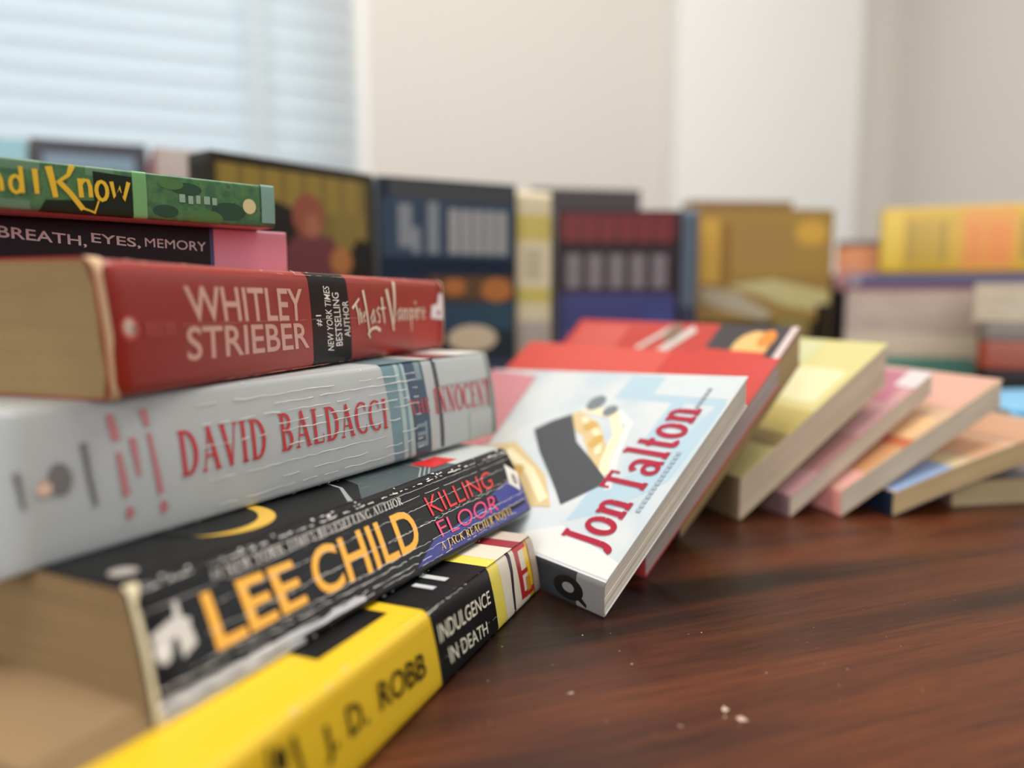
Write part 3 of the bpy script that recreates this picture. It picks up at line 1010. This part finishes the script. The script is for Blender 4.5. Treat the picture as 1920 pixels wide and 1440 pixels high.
art = [(ink(BLACK), [[(81.9, 0), (105.9, 0), (104.1, T), (81.3, T)]]),
       (ink(PINK), sans('WHITLEY', (27.2, T * .542), (77.0, T * .505), (77.4, T * .824), (26.4, T * .824), .014)
        + sans('STRIEBER', (25.0, T * .226), (79.4, T * .226), (78.6, T * .487), (25.6, T * .506), .014)),
       (ink((244, 240, 232)), rot_text('NEW YORK TIMES', 89.3, 93.0, T * .166, T * .863, .006, .18, .9) + rot_text('BESTSELLING', 94.2, 98.4, T * .212, T * .795, .006, 0, 1.0)
        + rot_text('AUTHOR', 100.2, 104.0, T * .304, T * .706, .006, 0, .6) + rot_text('#1', 83.8, 87.2, T * .44, T * .56, .006)),
       (ink((214, 96, 84)), disc(7.6, T * .51, 2.6, 2.9)), (ink((226, 196, 184)), disc(7.4, T * .52, 1.6, 2.0)), (ink((120, 120, 116)), disc(8.6, T * .50, .7, .9)),
       (ink((192, 88, 78)), rect(12.4, T * .44, 13.6, T * .55) + rect(14.4, T * .44, 15.6, T * .55) + rect(16.4, T * .44, 17.4, T * .56) + rect(18.4, T * .44, 19.6, T * .55) + rect(20.4, T * .44, 21.2, T * .55)),
       (ink(IV), br([(106.4, .62), (108.2, .66), (111.6, .735)], 1.3, .8) + br([(108.8, .68), (110.1, .56), (110.6, .43)], 1.1, .5)
        + br([(111.2, .62), (111.9, .45)], .8, .5) + br([(111.4, .53), (112.5, .58), (112.8, .45)], .6, .5)
        + br([(113.5, .51), (115.0, .545), (114.8, .59), (113.9, .55), (114.3, .46), (115.6, .48)], .6, .5)
        + br([(114.6, .83), (116.0, .62), (117.6, .34)], 1.5, .9) + br([(116.6, .31), (119.5, .375), (123.0, .385), (126.0, .345)], .8, 1.6) + br([(116.8, .33), (118.2, .26)], 1.3, .5)
        + br([(121.3, .60), (119.3, .50), (120.0, .43), (121.6, .50), (121.4, .61), (122.2, .44)], .9, .6)
        + br([(125.6, .63), (123.6, .59), (125.6, .52), (125.6, .45), (123.8, .45)], .9, .6)
        + br([(128.0, .75), (128.4, .58), (129.4, .43)], 1.2, .8) + br([(126.4, .61), (130.6, .62)], .8, .5)
        + br([(132.2, .85), (134.2, .62), (136.6, .33)], 2.0, 1.1) + br([(136.8, .42), (138.0, .65), (138.6, .94)], .9, 2.0)
        + br([(142.8, .61), (140.2, .55), (140.8, .45), (143.0, .52), (142.9, .61), (143.6, .45)], 1.0, .7)
        + br([(145.0, .61), (145.4, .45)], 1.0, .8) + br([(145.2, .57), (147.0, .61), (147.4, .45)], .8, .8) + br([(147.4, .57), (149.2, .61), (149.6, .45)], .8, .8)
        + br([(151.6, .61), (152.0, .30)], 1.1, .6) + br([(152.0, .58), (154.2, .59), (154.0, .49), (152.2, .48)], .8, .8)
        + br([(156.0, .61), (156.2, .45)], 1.0, .8) + disc(156, T * .68, .6, .8) + br([(158.0, .61), (158.2, .45)], 1.0, .8) + br([(158.2, .56), (160.4, .61)], .8, .8)
        + br([(161.8, .53), (164.4, .55), (163.6, .61), (162.0, .57), (162.6, .46), (165.0, .48)], .9, .7)),
       (ink((236, 230, 232)), [[(170.5, T * .46), (183.0, T * .43), (183.2, T * .80), (179.6, T * .82), (177.4, T * .66), (171.5, T * .64)]]),
       (ink((110, 40, 50)), disc(178.5, T * .53, 1.6, 1.2)),
       (ink((216, 150, 130), .5), crack_or_shading(rng, 20, 125, T * .52, T * .515, .12, .04, .14, 2, .3) + edge_wear(L, T, 18, rng) + crack_or_shading(rng, 60, 183, T * .955, T * .955, .06, .05, .16, 3, .4)
        + crack_or_shading(rng, 40, 183, T * .035, T * .04, .1, .1, .3, 3, .3)),
       (ink((222, 188, 150), .8), end_wear(T, 2.6, rng) + end_wear(T, .8, rng, L, -1)), (ink((210, 190, 176), .7), rect(75.2, T * .965, 75.6, T))]
front = []
build_book('red paperback with a black band on its spine, on the thick pale grey one',
           flat(-93.4, 175.1, 70.5, 81.9), L, 108, T, RD, (206, 60, 48), RD, TAN, lean=-2.0, skew=-5.0, tilt=1.2, taper=-2.4,
           bulge=.7, r=3.2, spine_art=art, front_art=front, group=NEAR, spine_mat=rd)

# 5 thin black, BREATH, EYES, MEMORY
T, L = 16.0, 171
LET = ink((196, 194, 190))
art = [(ink((200, 134, 150), .5), rect(143.6, 0, L, T)), (ink((60, 66, 110)), rect(142.2, 0, 143.6, T)),
       (LET, sans('BREATH,', (79.0, T * .56), (103.0, T * .455), (103.0, T * .685), (79.0, T * .815), .012)
        + sans('EYES,', (104.4, T * .54), (119.2, T * .475), (119.2, T * .69), (104.4, T * .765), .012)
        + sans('MEMORY', (120.6, T * .53), (140.8, T * .476), (140.8, T * .68), (120.6, T * .715))),
       (ink((150, 140, 142)), rect(18, T * .5, 70, T * .56))]
build_book('thin black paperback with pink panel on its spine, lying on the red one',
           flat(-215, 181, 41, 114.6), L, 105, T, (30, 27, 32), (34, 30, 36), (32, 28, 34), (214, 196, 164), bulge=.2, r=1.0, spine_art=art, group=NEAR)

# 6 green
T, L = 14.6, 171
GR = (52, 98, 62)
YL = ink((200, 174, 36))


def gz(pts, w, w1=None):
    return stroke([(u, v * T) for u, v in pts], w, w1)


art = [(ink((84, 122, 92)), rect(76, T * .78, 98, T) + rect(70, T * .02, 95, T * .2) + rect(110, T * .8, 118, T)),
       (ink((24, 34, 20)), [[(97, 0), (123, 0), (123, T * .86), (112, T * .9), (112, T * .3), (99, T * .24)]]),
       (ink((100, 158, 98)), rect(123.2, 0, 127.4, T)),
       (ink((30, 66, 44)), disc(140, T * .72, 5, 2) + disc(154, T * .3, 6, 3) + disc(133, T * .2, 4, 2)),
       (ink((66, 110, 56)), disc(146, T * .12, 6, 2.6) + disc(135, T * .8, 4, 1.8)),
       (ink((128, 164, 140)), rect(137.5, T * .42, 139.4, T * .6) + rect(140.4, T * .40, 142, T * .58) + rect(143, T * .42, 144.4, T * .6) + rect(145.6, T * .42, 147.6, T * .6) + rect(148.4, T * .42, 150, T * .58)),
       (ink((192, 190, 140)), disc(161.5, T * .46, 2.4, 2.6)),
       (ink((110, 150, 136)), rect(166, T * .1, L, T)),
       (YL, gz([(80.4, .66), (80.6, .34)], 1.2) + gz([(83.0, .66), (83.2, .34)], 1.2) + gz([(80.6, .42), (81.0, .35), (82.0, .33), (83, .38)], .9) + gz([(85.6, .68), (85.8, .34)], 1.2) + gz([(85.7, .58), (86.6, .66), (87.7, .65), (88.2, .55), (88.3, .34)], 1.0)
        + gz([(91.7 + 1.35 * math.cos(a * .5236), .49 + .16 * math.sin(a * .5236)) for a in range(13)], 1.0) + gz([(93.1, .84), (93.3, .33)], 1.1) + gz([(96.6, .82), (96.9, .34)], 1.5, 1.2)
        + gz([(100.2, .90), (101.0, .6), (101.6, .30)], 1.9, 1.4) + gz([(106.4, .95), (105.2, .76), (102.2, .60)], 1.6, .7) + gz([(102.4, .64), (105.4, .42), (108.8, .10)], 1.5, 1.5)
        + gz([(108.2, .72), (108.5, .34)], 1.3) + gz([(108.4, .60), (109.4, .70), (110.5, .69), (111.0, .58), (111.1, .36)], 1.0, 1.2)
        + gz([(114.2 + 1.55 * math.cos(a * .5236), .51 + .19 * math.sin(a * .5236)) for a in range(13)], 1.1)
        + gz([(117.0, .72), (117.8, .40), (119.3, .62), (120.4, .36), (122.0, .74)], 1.2) + gz([(109, .12), (112, .06), (113.2, .3)], .7, .5))]
build_book('green jungle-patterned paperback with yellow title lettering, top of the near stack',
           flat(-206, 156, 45, 130.8), L, 105, T, GR, GR, (172, 140, 142), (214, 200, 170), bulge=.2, r=1.0, spine_art=art, group=NEAR,
           spine_mat=mottle((44, 92, 58), (70, 116, 66), 260, .4, (34, 64, 44)))

# ------------------------------------------------------------------ toppled paperbacks, right of the stack
LIGHTP = (236, 224, 204)


def bars(s0, s1, t0, t1, n, fill=.6):
    """Rows of illegible blurred type: plain upright bars."""
    out, w = [], (s1 - s0) / n
    for i in range(n):
        out += rect(s0 + i * w, t0, s0 + i * w + w * fill, t1)
    return out


L, W = 171, 101
M, T, ln = toppled(30.4, 241.8, 39, 39.5, L, W, 11.6)
MAR = ink((168, 30, 58))
art = [(mottle((210, 214, 214), (190, 204, 210), 38, .4), rect(1.6, 0, W, L)),
       (ink((176, 200, 212)), [[(18, 34), (34, 34), (52, 12), (86, 5), (86, 1), (46, 3), (26, 20)]] + rect(62, 20, 98, 27) + rect(84, 2, 99, 60)),
       (ink((206, 214, 216)), rect(88, 1, 99, 40) + [[(2, 20), (20, 40), (16, 60), (2, 70)]]),
       (ink((224, 224, 220)), [[(2, 0), (9, 0), (16, 34), (2, 60)]] + stroke([(76, 52), (70, 40), (52, 34), (36, 26)], 4, 3)),
       (ink((214, 190, 140)), [[(22, 46), (36, 62), (50, 96), (44, 112), (30, 90), (18, 62)]] + stroke([(70, 76), (64, 58), (54, 46), (44, 36)], 9, 8)),
       (ink((240, 228, 190)), stroke([(76, 72), (74, 52), (64, 42), (50, 38), (42, 33)], 4.5, 4.5) + stroke([(70, 68), (62, 52), (52, 44)], 2.5, 3) + stroke([(24, 52), (36, 72), (44, 96)], 4, 4)),
       (ink((120, 128, 132)), disc(80, 68, 5, 5) + disc(76, 56, 3.4, 4)),
       (ink((206, 168, 90)), disc(58, 50, 4, 3.2) + disc(66, 60, 3, 4) + disc(34, 80, 4, 5)),
       (ink((74, 76, 80), .45), [[(24.2, 42), (39.5, 28.6), (48, 44), (56, 60), (71.5, 76.5), (66, 85), (59, 91.5), (47, 76), (38, 62), (30, 50)]]),
       (ink((206, 140, 146)), [[(46, 112), (96, 126), (100, 171), (4, 171)]]),
       (MAR, roman('Jon Talton', (10.6, 10.5), (82, 9.8), (82, 31), (10.6, 31), SLAB, .05, .22)),
       (ink((160, 176, 186)), bars(30, 60, 5.5, 7.6, 14, .7)),
       (ink((150, 160, 166)), bars(82, 94, 12, 14, 5, .7))]
sart = [(ink((52, 54, 58)), rect(0, 0, L, T)), (ink((128, 126, 124)), rect(L - 13, 0, L, T)), (ink((24, 24, 26)), disc(L - 17, T * .5, 7.5, T * .36)),
        (ink((128, 126, 124)), disc(L - 17, T * .52, 3.0, T * .15)), (ink((24, 24, 26)), stroke([(L - 13, T * .4), (L - 8.0, T * .15)], 2, 1))]
build_book('white paperback with maroon author name and a dark grey picture, leaning beside the near stack', M, L, W, T,
           (140, 138, 136), (216, 220, 220), (214, 214, 210), LIGHTP, lean=ln, twist=13, bulge=.2, r=.9, spine_art=sart, front_art=art, group=TOPPLED)

M, T, ln = toppled(50.5, 278, 38, 38.8, 171, 108, 12.0)
build_book('red paperback directly under the white one with the dark grey picture', M, 171, 108, T, (170, 46, 42), (196, 60, 52), (200, 60, 50), (206, 186, 178),
           lean=ln, bulge=.2, r=.9, group=TOPPLED,
           front_art=[(ink((206, 84, 72)), rect(80, 60, 108, 171)), (ink((196, 40, 44)), rect(2, 2, 40, 60)), (ink((226, 150, 150)), rect(2, 100, 60, 171))])

M, T, ln = toppled(74, 325, 33, 41.8, 171, 108, 18.0)
art = [(ink((66, 62, 64)), rect(2, 0, 108, 50)), (ink((226, 206, 200)), rect(2, 1, 108, 5)), (ink((236, 190, 120)), disc(93, 22, 11, 11)), (ink((226, 140, 60)), disc(99, 15, 6, 5)),
       (ink((206, 70, 56)), rect(84, 10, 90, 52)),
       (ink((206, 200, 192)), stroke([(104, 66), (80, 84)], 7, 7) + stroke([(104, 84), (86, 100)], 4, 4) + stroke([(84, 62), (80, 88)], 5, 5)), (ink((136, 110, 90)), disc(100, 80, 7, 6)),
       (ink((206, 96, 84)), rect(70, 118, 104, 165))]
build_book('red and black paperback with an orange disc, third in the toppled chain', M, 171, 108, T, (60, 52, 50), (190, 66, 56), (150, 120, 80), (198, 168, 118),
           lean=ln, bulge=.2, r=.9, group=TOPPLED, front_art=art, bend=2.5)

M, T, ln = toppled(108, 352.4, 21, 35.3, 171, 108, 20.5)
build_book('pale yellow covered paperback with thick greyish page edge, fourth in the toppled chain', M, 171, 108, T, (120, 100, 70), (212, 202, 138), (200, 190, 150), (232, 208, 180),
           lean=ln, bulge=.3, r=.9, group=TOPPLED,
           front_art=[(ink((230, 224, 180)), rect(58, 6, 84, 60)), (ink((196, 178, 100)), rect(30, 0, 52, 80)), (ink((150, 130, 80)), rect(24, 0, 34, 60)), (ink((206, 206, 160)), rect(88, 40, 106, 90))])

M, T, ln = toppled(134, 357.7, 21, 32.6, 171, 106, 10.5)
build_book('mauve covered paperback with a thin page edge, fifth in the toppled chain', M, 171, 106, T, (120, 90, 90), (196, 150, 150), (190, 160, 150), (232, 214, 190),
           lean=ln, bulge=.2, r=.9, group=TOPPLED, front_art=[(ink((180, 112, 130)), rect(78, 8, 104, 90)), (ink((214, 204, 204)), rect(92, 0, 106, 14)), (ink((176, 130, 126)), rect(20, 0, 50, 60))])

M, T, ln = toppled(159.4, 359.5, 14.5, 29.2, 171, 106, 13)
build_book('peach and orange covered paperback, sixth in the toppled chain', M, 171, 106, T, (226, 150, 140), (204, 170, 138), (190, 160, 130), (230, 214, 190),
           lean=ln, bulge=.2, r=.9, group=TOPPLED,
           front_art=[(ink((230, 172, 160)), rect(2, 0, 16, 60)), (ink((206, 150, 104)), rect(16, 2, 42, 70)), (ink((236, 190, 140)), rect(46, 4, 66, 70)), (ink((196, 110, 76)), rect(40, 0, 47, 60)),
                      (ink((212, 164, 146)), rect(76, 2, 106, 130)), (ink((150, 70, 60)), rect(70, 150, 106, 171))])

M, T, ln = toppled(184.5, 359.5, 13, 18.6, 171, 106, 12)
build_book('curved tan-edged paperback with a blue and peach cover, lowest of the leaning chain', M, 171, 106, T, (24, 34, 52), (214, 180, 150), (80, 80, 90), (218, 188, 138),
           lean=ln, bulge=.2, r=.9, group=TOPPLED, bend=-5.0,
           front_art=[(ink((150, 174, 214)), rect(2, 0, 36, 60)), (ink((222, 204, 160)), rect(36, 0, 46, 60)), (ink((222, 170, 130)), rect(50, 2, 70, 80)), (ink((196, 150, 120)), rect(74, 0, 104, 80))])

build_book('paperback lying flat under the right end of the toppled chain', flat(224 - 27.8, 378 + 157.6, -80, 0), 160, 145, 13, (90, 70, 60), (150, 120, 100),
           (120, 100, 90), (196, 172, 130), bulge=.2, r=.9, group=TOPPLED)
build_book('sky blue paperback lying at the right frame edge behind the toppled chain', flat(282, 425, 10, 13.1), 120, 85, 30, (120, 190, 232), (130, 196, 236), (110, 180, 226), (222, 214, 200),
           bulge=.4, r=1.2, group=TOPPLED, spine_art=[(ink((190, 224, 244)), rect(2, 8, 8, 24)), (ink((70, 130, 190)), rect(20, 10, 96, 20))])

# ------------------------------------------------------------------ far row of standing books
build_book('book with a dark cover and slate blue panel, standing behind the green paperback', upright(-404, 655, -326, 688, 240, 26), 240, 88, 26, (50, 52, 58), (66, 66, 72), (50, 52, 58), LIGHTP,
           bulge=0, r=.8, group=ROW, name='hardcover_book',
           front_art=[(ink((128, 152, 168)), rect(9, 192, 78, 228)), (ink((112, 134, 150)), bars(12, 74, 198, 221, 7, .5)), (ink((58, 60, 66)), rect(2, 60, 76, 150))])
build_book('light teal book standing at the left frame edge', upright(-490, 648, -412, 662, 240, 24), 240, 80, 24, (120, 176, 182), (136, 186, 194), (120, 176, 182), LIGHTP,
           bulge=0, r=.8, group=ROW, name='hardcover_book', front_art=[(ink((170, 214, 220)), rect(2, 150, 66, 186)), (ink((110, 150, 160)), rect(6, 194, 60, 210)), (ink((150, 200, 210)), rect(4, 10, 60, 130))])
build_book('book standing with pale pinkish page edge outwards, behind the green spine', fore_out(-212, 534, -62, 206, 108), 206, 108, 30, (190, 90, 90), (168, 70, 66),
           (214, 190, 186), (226, 208, 196), bulge=.2, r=.8, group=ROW)
build_book('thin dark red book standing edge-on beside the pale page edge', on_edge(-208, 531, -62, 203, 100), 203, 100, 15, (160, 66, 62), (150, 60, 58), (150, 60, 58), LIGHTP,
           bulge=.4, r=1.2, group=ROW)

M = upright(-172.4, 444.4, -95.3, 534.5, 190, 26)
art = [(ink((110, 92, 30)), rect(3, 120, 112, 184)), (ink((134, 112, 36)), bars(6, 108, 160, 184, 7, .75)), (ink((122, 102, 34)), rect(84, 138, 112, 162)),
       (ink((30, 26, 20)), [[(2, 90), (60, 90), (58, 160), (40, 166), (20, 150), (2, 140)]]), (ink((26, 22, 18)), [[(94, 60), (117, 60), (117, 142), (104, 146), (96, 134)]]),
       (ink((96, 36, 40)), [[(44, 60), (96, 60), (92, 130), (84, 144), (60, 150), (48, 138)]]),
       (ink((132, 66, 44)), disc(65, 158, 12, 14)), (ink((150, 90, 64)), disc(68, 152, 6, 8)), (ink((158, 100, 46)), disc(90, 130, 9, 9)), (ink((70, 28, 36)), rect(46, 40, 96, 112))]
build_book('book standing upright with gold lettering on dark and a red-haired figure on its cover', M, 190, 118, 26, (34, 28, 18), (40, 34, 18), (30, 26, 20), LIGHTP,
           bulge=0, r=.8, group=ROW, front_art=art)

M = upright(-92.5, 536.5, 2.5, 582.5, 190, 26)
art = [(ink((58, 60, 62)), rect(8, 174, 104, 188)), (ink((40, 58, 78)), rect(2, 122, 104, 176)),
       (ink((122, 127, 132)), rect(14, 142, 24, 172) + rect(24, 138, 30, 156) + rect(36, 138, 44, 174)), (ink((146, 145, 144)), bars(52, 100, 138, 170, 5, .8)),
       (ink((20, 32, 50)), rect(2, 122, 104, 135)), (ink((84, 56, 32)), rect(36, 104, 104, 122)), (ink((164, 98, 46)), disc(90, 112, 13, 9) + disc(56, 114, 9, 6)), (ink((30, 62, 82)), rect(30, 82, 104, 102)),
       (ink((206, 186, 160)), disc(70, 76, 20, 10)), (ink((52, 60, 90)), rect(2, 4, 104, 60))]
build_book('navy book standing upright with big pale lettering, middle of the far row', M, 190, 106, 26, (30, 36, 46), (36, 44, 56), (30, 36, 46), LIGHTP, bulge=0, r=.8, group=ROW, front_art=art)

build_book('book standing with cream and yellow spine outwards, between navy and dark red covers', on_edge(2.6, 593, -68, 188, 106), 188, 106, 31, (206, 192, 160), (176, 160, 90),
           (176, 160, 90), LIGHTP, bulge=.6, r=2, group=ROW,
           spine_art=[(ink((190, 172, 92)), rect(18, 0, 38, 31) + rect(74, 0, 86, 31)), (ink((176, 166, 140)), rect(44, 8, 68, 22)), (ink((170, 158, 150)), rect(100, 2, 140, 29))])
build_book('dark grey book standing behind the cream and yellow spine', upright(20, 742, 72, 752, 211, 24), 211, 108, 24, (60, 56, 56), (72, 66, 66), (60, 56, 56), LIGHTP, bulge=0, r=.8, group=ROW)
M = upright(36.5, 634, 138, 640, 178, 24)
art = [(ink((96, 26, 28)), rect(2, 154, 100, 176)), (ink((116, 34, 34)), bars(6, 98, 152, 173, 6, .75)), (ink((52, 40, 44)), rect(2, 118, 100, 148)),
       (ink((118, 108, 112)), bars(8, 98, 114, 142, 5, .7)), (ink((54, 54, 110)), rect(2, 4, 100, 110)), (ink((66, 66, 124)), rect(2, 30, 60, 80)), (ink((52, 64, 124)), rect(76, 60, 100, 96))]
build_book('standing book, dark red above deep blue, right of the cream and yellow spine', M, 178, 102, 24, (44, 44, 60), (56, 34, 36), (44, 44, 60), LIGHTP,
           bulge=0, r=.8, group=ROW, front_art=art)
build_book('thin slate blue book standing edge-on right of the dark red and blue cover', on_edge(141, 640, -86, 179, 100), 179, 100, 14, (78, 90, 104), (70, 80, 94), (40, 44, 66), LIGHTP,
           bulge=.3, r=1, group=ROW, spine_art=[(ink((40, 44, 66)), rect(80, 0, 179, 14))])
M = upright(174, 725, 308, 738, 190, 30)
art = [(ink((164, 128, 58)), rect(4, 128, 128, 186)), (ink((206, 160, 62)), rect(4, 120, 22, 180) + disc(112, 168, 16, 12)), (ink((146, 106, 40)), rect(24, 118, 34, 176)), (ink((158, 124, 64)), bars(44, 96, 140, 176, 5, .7)),
       (ink((196, 182, 126)), [[(30, 118), (76, 124), (132, 112), (132, 92), (90, 98), (60, 110)]]),
       (ink((176, 162, 136)), [[(4, 116), (40, 112), (76, 92), (70, 84), (30, 94), (8, 102)]]), (ink((56, 46, 32)), rect(4, 20, 132, 84)), (ink((140, 124, 72)), disc(96, 76, 18, 14)),
       (ink((138, 122, 100)), disc(34, 64, 20, 10)), (ink((34, 30, 24)), rect(120, 4, 133, 100))]
build_book('mustard gold book standing upright, left of the yellow spine', M, 190, 134, 30, (150, 116, 50), (154, 120, 56), (120, 90, 40), LIGHTP, bulge=0, r=.8, group=ROW, front_art=art, name='hardcover_book')
build_book('brown book standing behind the mustard gold one', upright(180, 790, 256, 796, 205, 24), 205, 110, 24, (130, 96, 60), (140, 104, 62), (130, 96, 60), LIGHTP, bulge=0, r=.8, group=ROW)

# ------------------------------------------------------------------ far right stacks
def tail_out(x, y, z, W, L, deg=0):           # lying with its tail edge to the viewer, spine on the left: (x, y) is the near left corner
    d = math.radians(deg)
    X = Vector((math.sin(d), -math.cos(d), 0))
    Y = Vector((math.cos(d), math.sin(d), 0))
    return axes(Vector((x, y, z)) - X * L, X, Y)


AD = -25                                       # the stack is turned square to the viewer
AX, AY = math.cos(math.radians(AD)), math.sin(math.radians(AD))


def on_stack(along, inward):
    return 321 + along * AX - inward * AY, 735 + along * AY + inward * AX


zb = 0.0
for lab, T, off, W, cols in [('black book at the bottom of the far right stack under the yellow spine', 17, 2, 118, ((22, 20, 20), (24, 22, 22), (24, 22, 22), (60, 52, 46))),
                             ('dark brown book second from the bottom, under the teal one', 16.8, 3, 118, ((40, 32, 28), (44, 36, 32), (44, 36, 32), (90, 76, 64))),
                             ('teal book in the far right stack', 17.4, 9, 112, ((70, 140, 124), (80, 150, 134), (80, 150, 134), (104, 168, 150))),
                             ('book with broad cream page edge on the teal one', 23, 0, 122, ((190, 160, 140), (206, 180, 160), (206, 180, 160), (252, 234, 208))),
                             ('book with pinkish grey page edge above the broad cream one', 38.6, 0, 124, ((150, 130, 120), (176, 120, 120), (170, 150, 140), (232, 208, 192)))]:
    build_book(lab, tail_out(*on_stack(off, 0), zb, W, 171, AD), 171, W, T, *cols, bulge=.3, r=1.2, group=RIGHT)
    zb += T + .15
build_book('navy book lying spine out under the yellow spine', flat(*on_stack(0, 2), AD, zb), 171, 106, 15, (64, 58, 104), (70, 64, 110), (140, 76, 84), LIGHTP, bulge=.3, r=1, group=RIGHT,
           spine_art=[(ink((140, 76, 84)), rect(0, 0, 171, 3.4)), (ink((150, 140, 150)), rect(2, 4, 12, 13))])
zb += 15.15
build_book('thick yellow book lying spine out with an orange middle, top of the far right stack', flat(*on_stack(27, 2), AD, zb), 200, 106, 60, (208, 168, 38), (210, 172, 46), (222, 180, 40), LIGHTP,
           bulge=1.2, r=2, group=RIGHT, name='hardcover_book',
           spine_art=[(ink((226, 190, 50)), rect(2, 4, 19, 57)), (ink((222, 152, 58)), rect(66, 3, 108, 57)), (ink((180, 148, 40)), rect(22, 10, 32, 48) + rect(36, 10, 41, 48) + rect(46, 10, 56, 48)),
                      (ink((226, 138, 60)), rect(72, 8, 82, 44) + rect(86, 8, 104, 44)), (ink((172, 138, 36)), rect(112, 12, 120, 48) + rect(124, 12, 136, 48))])
build_book('orange book lying behind the left end of the thick yellow one', flat(*on_stack(-14, 111), AD, zb - 14.9), 171, 100, 54, (226, 140, 70), (90, 66, 50), (206, 150, 150), LIGHTP, bulge=.8, r=2,
           group=RIGHT, spine_art=[(ink((206, 150, 150)), rect(0, 0, 171, 20)), (ink((230, 150, 96)), rect(0, 20, 60, 34)), (ink((80, 58, 44)), rect(0, 47, 171, 54))])
build_book('added black book edge-on to darken the gap left of the pinkish grey page edge', on_edge(346, 850, -116, 132, 60), 132, 60, 22, (20, 18, 18), (22, 20, 20), (20, 18, 18), LIGHTP, bulge=.2, r=1, group=ROW)  # added black filler where the gap between the books is dark

zb = 0.0
for lab, T, spine_out, cols in [('black book at the bottom of the stack by the right frame edge', 27, True, ((20, 18, 18), (22, 20, 20), (22, 20, 20), (80, 70, 60))),
                                ('black book second up by the right frame edge, under the red-brown spine', 26.5, True, ((24, 22, 22), (26, 24, 24), (26, 24, 24), (80, 70, 60))),
                                ('red-brown book lying spine out at the right frame edge', 21, True, ((156, 70, 46), (150, 66, 44), (150, 66, 44), LIGHTP)),
                                ('thin grey-brown book on the red-brown one', 14, True, ((128, 116, 102), (130, 118, 106), (130, 118, 106), LIGHTP)),
                                ('book with cream page edge, top of the stack by the right frame edge', 28, False, ((200, 180, 160), (224, 200, 180), (220, 196, 176), (238, 214, 184)))]:
    if spine_out:
        build_book(lab, flat(345, 562, -31, zb), 171, 106, T, *cols, bulge=.4, r=1.2, group=RIGHT)
    else:
        dd = math.radians(-31)
        X, Y = Vector((-math.cos(dd), -math.sin(dd), 0)), Vector((math.sin(dd), -math.cos(dd), 0))
        build_book(lab, axes(Vector((341, 564, zb)) - X * 171 - Y * 106, X, Y), 171, 106, T, *cols, bulge=.4, r=1.2, group=RIGHT)
    zb += T + .15
